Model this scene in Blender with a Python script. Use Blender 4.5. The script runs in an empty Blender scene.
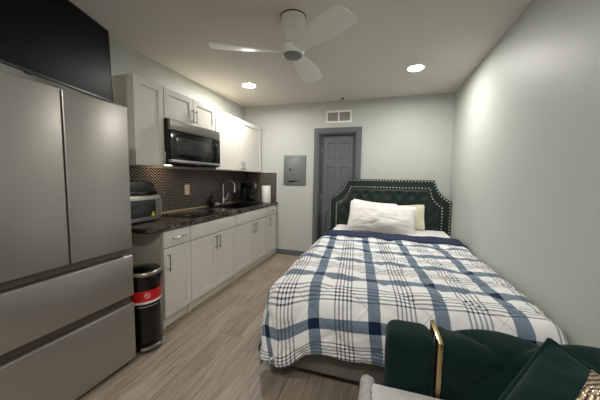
import bpy, bmesh, math, random
from mathutils import Vector, Matrix, noise
random.seed(7)
SC = bpy.context.scene
COL = SC.collection
PI = math.pi

# ------------------------------------------------------------------ room numbers (metres)
W, H, DEPTH = 3.248, 2.524, 5.6          # x from left wall, z up, back wall at y = 0, room runs to -y

# ------------------------------------------------------------------ materials
def lin(c):
    return tuple(((v / 255) / 12.92 if v / 255 <= .04045 else ((v / 255 + .055) / 1.055) ** 2.4) for v in c)

class NT:
    """small helper to write node trees"""
    def __init__(s, name):
        s.m = bpy.data.materials.new(name); s.m.use_nodes = True
        s.t = s.m.node_tree; s.n = s.t.nodes; s.l = s.t.links
        s.b = s.n['Principled BSDF']
    def new(s, kind, **kw):
        n = s.n.new(kind)
        for k, v in kw.items(): setattr(n, k, v)
        return n
    def set(s, sock, v):
        if isinstance(v, bpy.types.NodeSocket): s.l.new(v, sock)
        elif v is not None:
            if isinstance(v, (tuple, list)) and len(v) == 3 and sock.type == 'RGBA': v = (*v, 1)
            sock.default_value = v
    def math(s, op, a, b=None, c=None):
        n = s.new('ShaderNodeMath', operation=op)
        s.set(n.inputs[0], a)
        if b is not None: s.set(n.inputs[1], b)
        if c is not None: s.set(n.inputs[2], c)
        return n.outputs[0]
    def mix(s, f, a, b):
        n = s.new('ShaderNodeMix', data_type='RGBA')
        s.set(n.inputs[0], f); s.set(n.inputs[6], a); s.set(n.inputs[7], b)
        return n.outputs[2]
    def coord(s, kind='Object'):
        return s.new('ShaderNodeTexCoord').outputs[kind]
    def mapping(s, vec, scale=(1, 1, 1), rot=(0, 0, 0), loc=(0, 0, 0)):
        n = s.new('ShaderNodeMapping'); s.l.new(vec, n.inputs[0])
        n.inputs['Scale'].default_value = scale; n.inputs['Rotation'].default_value = rot; n.inputs['Location'].default_value = loc
        return n.outputs[0]
    def noise(s, vec, scale, detail=3, rough=.5, dist=0):
        n = s.new('ShaderNodeTexNoise'); s.l.new(vec, n.inputs['Vector'])
        n.inputs['Scale'].default_value = scale; n.inputs['Detail'].default_value = detail
        n.inputs['Roughness'].default_value = rough; n.inputs['Distortion'].default_value = dist
        return n.outputs[0]
    def ramp(s, f, stops, interp='LINEAR'):
        n = s.new('ShaderNodeValToRGB'); s.l.new(f, n.inputs[0]); r = n.color_ramp; r.interpolation = interp
        while len(r.elements) < len(stops): r.elements.new(.5)
        for e, (p, c) in zip(r.elements, stops):
            e.position = p; e.color = (*c, 1) if len(c) == 3 else c
        return n.outputs[0]
    def xyz(s, vec):
        n = s.new('ShaderNodeSeparateXYZ'); s.l.new(vec, n.inputs[0]); return n.outputs
    def bump(s, height, strength=.2, dist=.01):
        n = s.new('ShaderNodeBump'); s.l.new(height, n.inputs['Height'])
        n.inputs['Strength'].default_value = strength; n.inputs['Distance'].default_value = dist
        s.l.new(n.outputs[0], s.b.inputs['Normal'])
    def out(s, color=None, rough=None, metal=None, spec=None, coat=None, sheen=None, emit=None, estr=None):
        for k, v in (('Base Color', color), ('Roughness', rough), ('Metallic', metal), ('Specular IOR Level', spec),
                     ('Coat Weight', coat), ('Sheen Weight', sheen), ('Emission Color', emit), ('Emission Strength', estr)):
            if v is not None: s.set(s.b.inputs[k], v)
        return s.m

def plain(name, rgb, rough=.5, metal=0., spec=.5, vary=.06, scale=8., bump=0., bscale=60., coat=None, sheen=None):
    t = NT(name); c = lin(rgb); co = t.coord()
    f = t.noise(co, scale, 3)
    lo = tuple(v * (1 - vary) for v in c); hi = tuple(min(1, v * (1 + vary)) for v in c)
    col = t.mix(f, lo, hi)
    if bump: t.bump(t.noise(co, bscale, 4), bump, .004)
    return t.out(col, rough, metal, spec, coat, sheen)

M = {}
M['wall'] = plain('wall_paint', (192, 195, 188), .5, spec=.32, vary=.015, scale=2, bump=.06, bscale=90)
M['ceiling'] = plain('ceiling_paint', (214, 208, 201), .8, spec=.2, vary=.015, scale=2, bump=.05, bscale=120)
M['grey_paint'] = plain('grey_trim_paint', (98, 102, 105), .45, vary=.04)
M['door_paint'] = plain('grey_door_paint', (100, 104, 107), .45, vary=.03)
M['cabinet'] = plain('cabinet_paint', (216, 213, 205), .6, spec=.25, vary=.015)
M['cabinet_side'] = plain('cabinet_side_panel', (214, 207, 190), .45, vary=.05, scale=3)
M['nickel'] = plain('brushed_nickel', (176, 172, 166), .3, 1, vary=.05, scale=60)
M['chrome'] = plain('chrome', (215, 215, 215), .08, 1, vary=.01)
M['silver'] = plain('silver_plastic_metal', (176, 174, 168), .34, .85, vary=.04)
M['black_gloss'] = plain('black_gloss', (12, 12, 13), .12, vary=.05)
M['black_satin'] = plain('black_satin', (17, 17, 18), .38, vary=.08)
M['black_matte'] = plain('black_matte', (14, 14, 15), .7, vary=.1, bump=.1)
M['dark_gap'] = plain('dark_recess', (24, 23, 22), .6)
M['window_glass'] = plain('oven_window', (50, 52, 52), .15, vary=.02)
M['glass_dark'] = plain('dark_carafe_glass', (20, 18, 17), .05, vary=.02)
M['white_plastic'] = plain('white_plastic', (236, 234, 228), .35, vary=.01)
M['fan'] = plain('fan_white', (236, 236, 230), .42, vary=.02)
M['vent_white'] = plain('vent_white', (238, 238, 232), .45, vary=.02)
M['vent_mesh'] = plain('vent_filter', (160, 160, 150), .8, vary=.2, scale=120)
M['panel_grey'] = plain('breaker_grey', (112, 117, 115), .42, .1, vary=.04)
M['panel_door'] = plain('breaker_door_grey', (120, 126, 124), .4, .1, vary=.04)
M['cream_plastic'] = plain('cream_plastic', (232, 212, 170), .35, vary=.02)
M['paper'] = plain('paper_towel', (240, 236, 228), .9, vary=.03, scale=40, bump=.3, bscale=70)
M['headboard'] = plain('dark_green_velvet_board', (30, 44, 40), .5, spec=.25, vary=.18, scale=14, sheen=.05, bump=.1, bscale=200)
M['nailhead'] = plain('nailhead_metal', (240, 238, 232), .3, 1, vary=.03)
M['sheet'] = plain('white_sheet', (232, 230, 226), .85, vary=.02, bump=.15, bscale=40)
M['pillow_white'] = plain('white_pillowcase', (236, 232, 226), .85, vary=.02, bump=.2, bscale=22)
M['pillow_cream'] = plain('cream_pillowcase', (222, 216, 190), .85, vary=.03, bump=.2, bscale=22)
M['navy'] = plain('navy_reverse', (26, 38, 70), .8, vary=.12, scale=20, bump=.2, bscale=50)
M['bed_base'] = plain('grey_bed_fabric', (112, 108, 104), .9, vary=.1, scale=60, bump=.25, bscale=200)
M['green_velvet'] = plain('green_velvet', (7, 33, 31), .8, spec=.1, vary=.25, scale=10, sheen=.06, bump=.12, bscale=240)
M['green_cushion'] = plain('green_cushion_velvet', (8, 35, 31), .85, spec=.1, vary=.35, scale=9, sheen=.08, bump=.25, bscale=90)
M['gold'] = plain('gold_metal', (190, 166, 122), .25, 1, vary=.05)
M['sherpa'] = plain('grey_sherpa', (158, 156, 154), .95, vary=.25, scale=90, bump=1., bscale=110)
M['red'] = plain('red_label', (196, 22, 30), .4, vary=.03)
M['yellow'] = plain('yellow_sticker', (232, 190, 40), .5, vary=.03)
M['label_white'] = plain('label_white', (225, 222, 218), .5, vary=.02)
M['label_grey'] = plain('label_grey_text', (120, 118, 116), .5, vary=.02)
M['tv_screen'] = plain('tv_screen', (11, 12, 12), .4, vary=.03, spec=.06)
M['copper_trim'] = plain('bronze_edge_strip', (226, 200, 172), .35, .3, vary=.08)
M['recess_steel'] = plain('recess_steel', (104, 98, 91), .4, .7, vary=.05)
M['dark_steel'] = plain('dark_brushed_steel', (140, 136, 130), .38, .85, vary=.05, scale=30)
M['soap'] = plain('dark_soap_bottle', (24, 20, 18), .15, vary=.05)
M['sponge'] = plain('pale_scrubber', (190, 186, 178), .8, vary=.1, bump=.4)

def mat_steel():
    t = NT('brushed_steel'); co = t.coord()
    f = t.noise(t.mapping(co, (3, 260, 3)), 2.0, 4)
    g = t.noise(co, 1.2, 2)
    col = t.mix(f, lin((172, 168, 162)), lin((184, 181, 175)))
    col = t.mix(t.math('MULTIPLY', g, .35), col, lin((160, 155, 148)))
    return t.out(col, t.math('MULTIPLY_ADD', f, .1, .33), .85, .5)
M['steel'] = mat_steel()

def mat_floor():
    t = NT('vinyl_planks'); co = t.coord(); x, y, z = t.xyz(co)
    pw, pl = .18, 1.22
    row = t.math('FLOOR', t.math('DIVIDE', x, pw))
    wn = t.new('ShaderNodeTexWhiteNoise', noise_dimensions='1D'); t.l.new(row, wn.inputs['W'])
    yy = t.math('ADD', t.math('DIVIDE', y, pl), wn.outputs[0])
    pid = t.math('FLOOR', yy)
    cmb = t.new('ShaderNodeCombineXYZ'); t.l.new(row, cmb.inputs[0]); t.l.new(pid, cmb.inputs[1])
    w2 = t.new('ShaderNodeTexWhiteNoise', noise_dimensions='2D'); t.l.new(cmb.outputs[0], w2.inputs['Vector'])
    # grain, shifted per plank
    add = t.new('ShaderNodeVectorMath', operation='MULTIPLY_ADD')
    t.l.new(w2.outputs['Color'], add.inputs[0]); add.inputs[1].default_value = (7, 9, 3); t.l.new(co, add.inputs[2])
    g1 = t.noise(t.mapping(add.outputs[0], (14, 1.1, 1)), 3.0, 6, .6, .6)
    g2 = t.noise(t.mapping(add.outputs[0], (90, 3, 1)), 2.0, 3, .6)
    g = t.math('ADD', t.math('MULTIPLY', g1, .75), t.math('MULTIPLY', g2, .25))
    col = t.ramp(g, [(.3, lin((100, 88, 76))), (.48, lin((138, 125, 110))), (.7, lin((166, 154, 138)))])
    tone = t.math('MULTIPLY_ADD', w2.outputs['Value'], .26, .86)
    hsv = t.new('ShaderNodeHueSaturation'); t.l.new(col, hsv.inputs['Color']); t.l.new(tone, hsv.inputs['Value'])
    # seams
    fx = t.math('ABSOLUTE', t.math('SUBTRACT', t.math('FRACT', t.math('DIVIDE', x, pw)), .5))
    fy = t.math('ABSOLUTE', t.math('SUBTRACT', t.math('FRACT', yy), .5))
    seam = t.math('MAXIMUM', t.math('GREATER_THAN', fx, .492), t.math('GREATER_THAN', fy, .4988))
    col = t.mix(t.math('MULTIPLY', seam, .5), hsv.outputs[0], lin((70, 62, 54)))
    t.bump(g, .08, .004)
    return t.out(col, t.math('MULTIPLY_ADD', g, .2, .36), 0, .45)
M['floor'] = mat_floor()

def mat_granite():
    t = NT('dark_granite'); co = t.coord()
    n1 = t.noise(t.mapping(co, (1, 2.2, 2), (0, 0, .5)), 4.5, 9, .66, 1.6)
    n2 = t.noise(co, 38, 5, .7)
    n3 = t.noise(t.mapping(co, (1.6, 1, 2), (0, 0, -.4), (3, 1, 0)), 3.2, 8, .68, 2.2)
    col = t.ramp(n1, [(.36, lin((20, 18, 18))), (.5, lin((58, 47, 40))), (.58, lin((26, 23, 22))), (.66, lin((84, 74, 65))), (.72, lin((34, 30, 28)))])
    vein = t.math('SUBTRACT', 1, t.math('MINIMUM', t.math('MULTIPLY', t.math('ABSOLUTE', t.math('SUBTRACT', n3, .5)), 26), 1))
    col = t.mix(t.math('MULTIPLY', vein, .42), col, lin((170, 160, 146)))
    col = t.mix(t.math('MULTIPLY', t.math('GREATER_THAN', n2, .66), .3), col, lin((96, 84, 76)))
    return t.out(col, .2, 0, .3)
M['granite'] = mat_granite()

def mat_chevron():
    t = NT('black_zigzag_tile'); co = t.coord(); x, y, z = t.xyz(co)
    s = t.math('ADD', x, y)
    tri = t.math('MULTIPLY', t.math('PINGPONG', s, .055), .85)
    v = t.math('FRACT', t.math('DIVIDE', t.math('ADD', z, tri), .03))
    line = t.math('LESS_THAN', v, .18)
    tile = t.math('FLOOR', t.math('DIVIDE', t.math('ADD', z, tri), .03))
    n = t.noise(co, 60, 2)
    base = t.mix(n, lin((9, 8, 8)), lin((18, 16, 15)))
    col = t.mix(line, base, lin((205, 196, 184)))
    return t.out(col, t.math('MULTIPLY_ADD', line, .4, .3), 0, .3)
M['chevron'] = mat_chevron()

PU, PV, U0, V0 = .36, .36, 1.945, 2.335
QD = .34
def mat_plaid():
    t = NT('plaid_cotton'); uv = t.coord('UV'); u, v, _ = t.xyz(uv)
    wob = t.noise(uv, 3, 2)
    def bands(c, c0, p):
        f = t.math('FRACT', t.math('ADD', t.math('DIVIDE', t.math('SUBTRACT', c, c0), p), .5))     # .5 at the wide band
        d = t.math('MULTIPLY', t.math('ABSOLUTE', t.math('SUBTRACT', f, .5)), p)                    # metres from the wide band
        band = t.math('LESS_THAN', d, .035)
        e = t.math('SUBTRACT', p / 2, d)                                                            # metres from the line group's middle
        grp = t.math('LESS_THAN', e, .058)
        ln = t.math('LESS_THAN', t.math('ABSOLUTE', t.math('SUBTRACT', t.math('FRACT', t.math('ADD', t.math('DIVIDE', e, .024), .5)), .5)), .2)
        return band, t.math('MULTIPLY', grp, ln)
    bu, lu = bands(u, U0, PU); bv, lv = bands(v, V0, PV)
    weave = t.noise(uv, 260, 2)
    white = t.mix(weave, lin((230, 230, 230)), lin((243, 243, 242)))
    dusty = t.mix(weave, lin((108, 124, 142)), lin((126, 140, 156)))
    bsum = t.math('ADD', bu, bv); lsum = t.math('ADD', lu, lv)
    col = t.mix(t.math('GREATER_THAN', bsum, .5), white, dusty)
    col = t.mix(t.math('GREATER_THAN', bsum, 1.5), col, lin((20, 34, 66)))
    l1 = t.math('GREATER_THAN', lsum, .5)
    col = t.mix(t.math('MULTIPLY', l1, .62), col, lin((46, 50, 66)))
    col = t.mix(t.math('GREATER_THAN', lsum, 1.5), col, lin((14, 17, 30)))
    # quilting seams, their crease shade painted in as thin dark lines
    a = t.math('DIVIDE', t.math('ADD', t.math('SUBTRACT', u, 1.93), t.math('SUBTRACT', v, 2.6)), QD)
    b = t.math('DIVIDE', t.math('SUBTRACT', t.math('SUBTRACT', u, 1.93), t.math('SUBTRACT', v, 2.6)), QD)
    def near(c):
        return t.math('ABSOLUTE', t.math('SUBTRACT', t.math('FRACT', t.math('ADD', c, .5)), .5))
    st = t.math('LESS_THAN', t.math('MINIMUM', near(a), near(b)), .006)
    col = t.mix(t.math('MULTIPLY', st, .45), col, lin((70, 76, 92)))
    t.bump(t.noise(uv, 30, 4, .6, .5), .35, .006)
    return t.out(col, .85, 0, .25, sheen=.1)
M['plaid'] = mat_plaid()

def mat_blanket():
    t = NT('dotted_grey_fleece'); co = t.coord(); x, y, z = t.xyz(co)
    vor = t.new('ShaderNodeTexVoronoi'); t.l.new(t.mapping(co, (1, 1, .2)), vor.inputs['Vector']); vor.inputs['Scale'].default_value = 46
    dot = t.math('LESS_THAN', vor.outputs['Distance'], .2)
    n = t.noise(co, 120, 3)
    col = t.mix(n, lin((176, 173, 171)), lin((196, 193, 190)))
    col = t.mix(t.math('MULTIPLY', dot, .6), col, lin((146, 138, 138)))
    t.bump(n, .4, .004)
    return t.out(col, .95, 0, .2, sheen=.3)
M['blanket'] = mat_blanket()

def mat_sequin():
    t = NT('gold_sequins'); co = t.coord()
    vor = t.new('ShaderNodeTexVoronoi'); t.l.new(t.mapping(co, (1, 2.2, 1), (0, 0, .6)), vor.inputs['Vector']); vor.inputs['Scale'].default_value = 170
    w = t.new('ShaderNodeTexWave'); t.l.new(t.mapping(co, (1, 1, 1), (0, 0, .9)), w.inputs['Vector']); w.inputs['Scale'].default_value = 40; w.inputs['Distortion'].default_value = .4
    col = t.mix(w.outputs[1], lin((70, 52, 44)), lin((226, 206, 178)))
    t.bump(vor.outputs['Distance'], .8, .004)
    return t.out(col, .25, .8, .5)
M['sequin'] = mat_sequin()

def mat_light(name, rgb, strength):
    t = NT(name); f = t.noise(t.coord(), 2, 1)
    c = t.mix(f, tuple(v * .98 for v in rgb), rgb)
    return t.out(c, .5, emit=c, estr=strength)
M['lamp'] = mat_light('downlight_lens', (1, .975, .93), 50)
M['task'] = mat_light('cooktop_lamp_lens', (1, .7, .45), 3)

# ------------------------------------------------------------------ mesh helpers
def origin(p):
    v = Vector((0, 0, 0))
    while p is not None: v += p.location; p = p.parent
    return v

def obj(name, bm, mat, parent=None, smooth=35, loc=None):
    """one mesh object; the bmesh holds world coordinates; the origin goes to loc (top level) or to the parent's"""
    o0 = origin(parent) if parent else Vector(loc or (0, 0, 0))
    if o0.length > 0: bmesh.ops.translate(bm, verts=bm.verts, vec=-o0)
    bmesh.ops.recalc_face_normals(bm, faces=bm.faces)
    me = bpy.data.meshes.new(name); bm.to_mesh(me); bm.free()
    for m in (mat if isinstance(mat, list) else [mat]): me.materials.append(m)
    if smooth:
        for p in me.polygons: p.use_smooth = True
        me.set_sharp_from_angle(angle=math.radians(smooth))
    o = bpy.data.objects.new(name, me); COL.objects.link(o)
    if parent: o.parent = parent
    elif loc: o.location = loc
    return o

def tag(o, label=None, cat=None, group=None, kind=None):
    if label: o['label'] = label
    if cat: o['category'] = cat
    if group: o['group'] = group
    if kind: o['kind'] = kind
    return o

def thing(name, label, cat, loc, group=None):
    o = bpy.data.objects.new(name, None); COL.objects.link(o); o.location = loc
    o.empty_display_size = .1
    return tag(o, label, cat, group)

def box(bm, x0, x1, y0, y1, z0, z1, bev=0., seg=2):
    b = bmesh.new(); bmesh.ops.create_cube(b, size=1)
    for v in b.verts:
        v.co = Vector((x0 + (v.co.x + .5) * (x1 - x0), y0 + (v.co.y + .5) * (y1 - y0), z0 + (v.co.z + .5) * (z1 - z0)))
    if bev: bmesh.ops.bevel(b, geom=b.edges[:], offset=bev, segments=seg, profile=.5, affect='EDGES')
    join(bm, b); return bm

def join(bm, b):
    me = bpy.data.meshes.new('tmp'); b.to_mesh(me); b.free(); bm.from_mesh(me); bpy.data.meshes.remove(me)

def cyl(bm, c, r, h, axis='z', n=32, r2=None, bev=0.):
    b = bmesh.new()
    bmesh.ops.create_cone(b, cap_ends=True, segments=n, radius1=r, radius2=r if r2 is None else r2, depth=h)
    if bev:
        ed = [e for e in b.edges if any(len(f.verts) > 4 for f in e.link_faces)]
        bmesh.ops.bevel(b, geom=ed, offset=bev, segments=3, profile=.5, affect='EDGES')
    rot = {'z': Matrix.Identity(3), 'x': Matrix.Rotation(PI / 2, 3, 'Y'), 'y': Matrix.Rotation(-PI / 2, 3, 'X')}[axis]
    for v in b.verts: v.co = rot @ v.co + Vector(c)
    join(bm, b); return bm

def lathe(bm, c, prof, n=32, sy=1.):
    b = bmesh.new(); rings = []
    for r, z in prof:
        rings.append([b.verts.new((c[0] + r * math.cos(2 * PI * k / n), c[1] + sy * r * math.sin(2 * PI * k / n), c[2] + z)) for k in range(n)])
    for A, B in zip(rings, rings[1:]):
        for k in range(n): b.faces.new((A[k], A[(k + 1) % n], B[(k + 1) % n], B[k]))
    for R in (rings[0], rings[-1]):
        try: b.faces.new(R)
        except ValueError: pass
    join(bm, b); return bm

def tube(bm, pts, r, n=12, taper=None):
    b = bmesh.new(); pts = [Vector(p) for p in pts]; rings = []; up = None
    for i, p in enumerate(pts):
        d = (pts[min(i + 1, len(pts) - 1)] - pts[max(i - 1, 0)]).normalized()
        if up is None:
            up = Vector((0, 0, 1)) if abs(d.z) < .9 else Vector((1, 0, 0))
        a = d.cross(up).normalized(); c = a.cross(d).normalized(); up = c
        rr = r if taper is None else taper[i]
        rings.append([b.verts.new(p + rr * (math.cos(2 * PI * k / n) * a + math.sin(2 * PI * k / n) * c)) for k in range(n)])
    for A, B in zip(rings, rings[1:]):
        for k in range(n): b.faces.new((A[k], A[(k + 1) % n], B[(k + 1) % n], B[k]))
    b.faces.new(rings[0]); b.faces.new(rings[-1][::-1])
    join(bm, b); return bm

def prism(bm, pts, axis, a0, a1, bev=0.):
    """polygon pts in the two other axes, extruded along axis from a0 to a1"""
    b = bmesh.new()
    def put(p, a):
        return {'x': (a, p[0], p[1]), 'y': (p[0], a, p[1]), 'z': (p[0], p[1], a)}[axis]
    A = [b.verts.new(put(p, a0)) for p in pts]; B = [b.verts.new(put(p, a1)) for p in pts]
    n = len(pts)
    b.faces.new(A); b.faces.new(B[::-1])
    for k in range(n): b.faces.new((A[k], B[k], B[(k + 1) % n], A[(k + 1) % n]))
    bmesh.ops.recalc_face_normals(b, faces=b.faces)
    if bev: bmesh.ops.bevel(b, geom=b.edges[:], offset=bev, segments=2, profile=.5, affect='EDGES')
    join(bm, b); return bm

NB = bmesh.new
def fbm(p, s, o=3): return noise.fractal(Vector(p) * s, 1.0, 2.0, o)

# ------------------------------------------------------------------ the setting
def struct(name, bm, mat, parent=None, smooth=0):
    o = obj(name, bm, mat, parent, smooth)
    if parent is None: o['kind'] = 'structure'
    return o

struct('floor', box(NB(), -.1, W + .1, -DEPTH - .1, .3, -.1, 0), M['floor'])
struct('ceiling', box(NB(), -.1, W + .1, -DEPTH - .1, .3, H, H + .1), M['ceiling'])
struct('wall_left', box(NB(), -.1, 0, -DEPTH - .1, .3, 0, H), M['wall'])
struct('wall_right', box(NB(), W, W + .1, -DEPTH - .1, .3, 0, H), M['wall'])
struct('wall_front', box(NB(), 0, W, -DEPTH - .1, -DEPTH, 0, H), M['wall'])
DX0, DX1, DZ = 1.34, 1.938, 2.04                      # door opening
b = NB()
box(b, 0, DX0, 0, .12, 0, H); box(b, DX1, W, 0, .12, 0, H); box(b, DX0, DX1, 0, .12, DZ, H)
struct('wall_back', b, M['wall'])
struct('wall_leak_block', box(NB(), DX0 - .2, DX1 + .2, .2, .3, 0, H), M['wall'])  # unseen slab added behind the door to stop light leaks
# casing and jamb of the door
b = NB()
cw = .075
box(b, DX0 - cw, DX0 + .004, -.018, 0, 0, DZ + cw, .003); box(b, DX1 - .004, DX1 + cw, -.018, 0, 0, DZ + cw, .003)
box(b, DX0 + .004, DX1 - .004, -.018, 0, DZ - .004, DZ + cw, .003)
box(b, DX0, DX0 + .02, 0, .12, 0, DZ); box(b, DX1 - .02, DX1, 0, .12, 0, DZ); box(b, DX0 + .02, DX1 - .02, 0, .12, DZ - .02, DZ)
box(b, DX0 + .02, DX0 + .032, .04, .06, 0, DZ - .02); box(b, DX1 - .032, DX1 - .02, .04, .06, 0, DZ - .02)
box(b, DX0 + .032, DX1 - .032, .04, .06, DZ - .032, DZ - .02)
struct('trim_1', b, M['grey_paint'])
struct('baseboard_back', box(NB(), .63, DX0 - cw, -.014, 0, 0, .09, .003), M['grey_paint'])

# six panel door
def door_slab():
    b = NB(); x0, x1, z0, z1 = DX0 + .024, DX1 - .024, .008, DZ - .026
    y0, y1 = .066, .1
    wd = x1 - x0; st = .095; mid = .085
    cols = [(x0 + st, x0 + (wd - mid) / 2), (x0 + (wd + mid) / 2, x1 - st)]
    rows = [(.2, .78), (.92, 1.5), (1.61, 1.89)]
    xs = [x0, cols[0][0], cols[0][1], cols[1][0], cols[1][1], x1]
    zs = [z0] + [v for r in rows for v in r] + [z1]
    for i in range(5):
        for j in range(len(zs) - 1):
            X0, X1, Z0, Z1 = xs[i], xs[i + 1], zs[j], zs[j + 1]
            if i % 2 == 1 and j % 2 == 1:
                ring = [(X0, Z0), (X1, Z0), (X1, Z1), (X0, Z1)]
                levels = [(0, y0), (.012, y0 + .012), (.026, y0 + .012), (.045, y0 + .003)]
                prev = None
                for ins, yy in levels:
                    cur = [b.verts.new((X0 + ins, yy, Z0 + ins)), b.verts.new((X1 - ins, yy, Z0 + ins)),
                           b.verts.new((X1 - ins, yy, Z1 - ins)), b.verts.new((X0 + ins, yy, Z1 - ins))]
                    if prev:
                        for k in range(4): b.faces.new((prev[k], prev[(k + 1) % 4], cur[(k + 1) % 4], cur[k]))
                    prev = cur
                b.faces.new(prev)
            else:
                b.faces.new([b.verts.new(p) for p in ((X0, y0, Z0), (X1, y0, Z0), (X1, y0, Z1), (X0, y0, Z1))])
    bmesh.ops.remove_doubles(b, verts=b.verts, dist=1e-5)
    box(b, x0, x1, y0 + .016, y1, z0, z1)
    for (sx0, sx1, sz0, sz1) in ((x0, x0 + .002, z0, z1), (x1 - .002, x1, z0, z1)):
        box(b, sx0, sx1, y0, y1, sz0, sz1)
    return b
door = struct('door_1', door_slab(), M['door_paint'])
for z in (.25, 1.02, 1.78):
    hb = NB(); cyl(hb, (DX0 + .027, .06, z), .006, .09, n=12); box(hb, DX0 + .024, DX0 + .05, .064, .0665, z - .045, z + .045)
    obj('hinge', hb, M['nickel'], door)

# air return grille over the door
vx0, vx1, vz0, vz1 = 1.447, 1.853, 2.187, 2.378
t = thing('air_vent', 'white two-section air return grille on the back wall above the grey door', 'vent', (1.65, 0, 2.187))
b = NB()
for (a0, a1, c0, c1) in ((vx0, vx1, vz1 - .03, vz1), (vx0, vx1, vz0, vz0 + .03), (vx0, vx0 + .03, vz0 + .03, vz1 - .03), (vx1 - .03, vx1, vz0 + .03, vz1 - .03), (1.638, 1.662, vz0 + .03, vz1 - .03)):
    box(b, a0, a1, -.014, 0, c0, c1, .002)
obj('frame', b, M['vent_white'], t)
for a0, a1 in ((vx0 + .03, 1.638), (1.662, vx1 - .03)):
    b = NB(); box(b, a0, a1, -.002, 0, vz0 + .03, vz1 - .03)
    for k in range(11):
        z = vz0 + .036 + k * .0118
        prism(b, [(-.009, z), (-.007, z), (-.003, z + .008), (-.005, z + .008)], 'x', a0, a1)
    obj('grille', b, M['vent_mesh'], t, 0)
for x in (vx0 + .013, vx1 - .013):
    obj('screw', cyl(NB(), (x, -.015, 2.28), .005, .004, 'y', 12), M['panel_grey'], t)

# breaker panel
bx0, bx1, bz0, bz1 = .747, 1.129, 1.205, 1.691
t = thing('breaker_panel', 'grey metal electrical breaker panel on the back wall beside the door', 'electrical panel', (.938, 0, bz0))
obj('cover', box(NB(), bx0, bx1, -.02, .004, bz0, bz1, .004), M['panel_grey'], t)
dr = obj('door', box(NB(), .835, 1.055, -.028, -.02, 1.275, 1.625, .003), M['panel_door'], t)
obj('latch', box(NB(), .855, .885, -.034, -.028, 1.435, 1.475, .003), M['black_satin'], dr)
obj('handle_shadow', prism(NB(), [(.84, 1.245), (.985, 1.262), (.985, 1.272), (.84, 1.272)], 'y', -.024, -.0195), M['black_satin'], t)  # black wedge standing in for the handle's shadow
for x, z in ((bx0 + .02, bz0 + .02), (bx1 - .02, bz0 + .02), (bx0 + .02, bz1 - .02), (bx1 - .02, bz1 - .02)):
    obj('screw', cyl(NB(), (x, -.021, z), .007, .004, 'y', 12), M['nickel'], t)

# sprinkler on the ceiling
t = thing('sprinkler_head', 'small round fire sprinkler head on the ceiling above the air vent', 'sprinkler', (1.73, -.2, H))
obj('flange', lathe(NB(), (1.73, -.2, H), [(.04, 0), (.04, -.006), (.022, -.016), (.0, -.016)], 24), M['white_plastic'], t)
obj('nozzle', lathe(NB(), (1.73, -.2, H - .016), [(.017, 0), (.017, -.012), (.024, -.014), (.024, -.018), (0, -.018)], 20), M['dark_gap'], t)

# recessed lights: two seen, plus two unseen ones added for front light
for k, (x, y, where) in enumerate(((.618, -.985, 'near the left wall above the upper cabinets'), (2.632, -1.006, 'on the right side above the bed'),
                                   (1.1, -4.35, 'l'), (2.7, -4.35, 'r'))):
    if k >= 2: lab = 'unseen round ceiling downlight added as fill at the front of the room, nearest the %s wall' % ('left' if where == 'l' else 'right')
    else: lab = 'glowing round recessed ceiling downlight ' + where
    t = thing('recessed_light', lab, 'ceiling light', (x, y, H), 'recessed ceiling lights')
    obj('trim_ring', lathe(NB(), (x, y, H), [(.098, 0), (.098, -.005), (.08, -.01), (.074, -.006), (.074, 0)], 32), M['white_plastic'], t)
    obj('lens', lathe(NB(), (x, y, H), [(.074, -.0005), (.074, -.006), (.0, -.006)], 32), M['lamp'], t)

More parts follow.
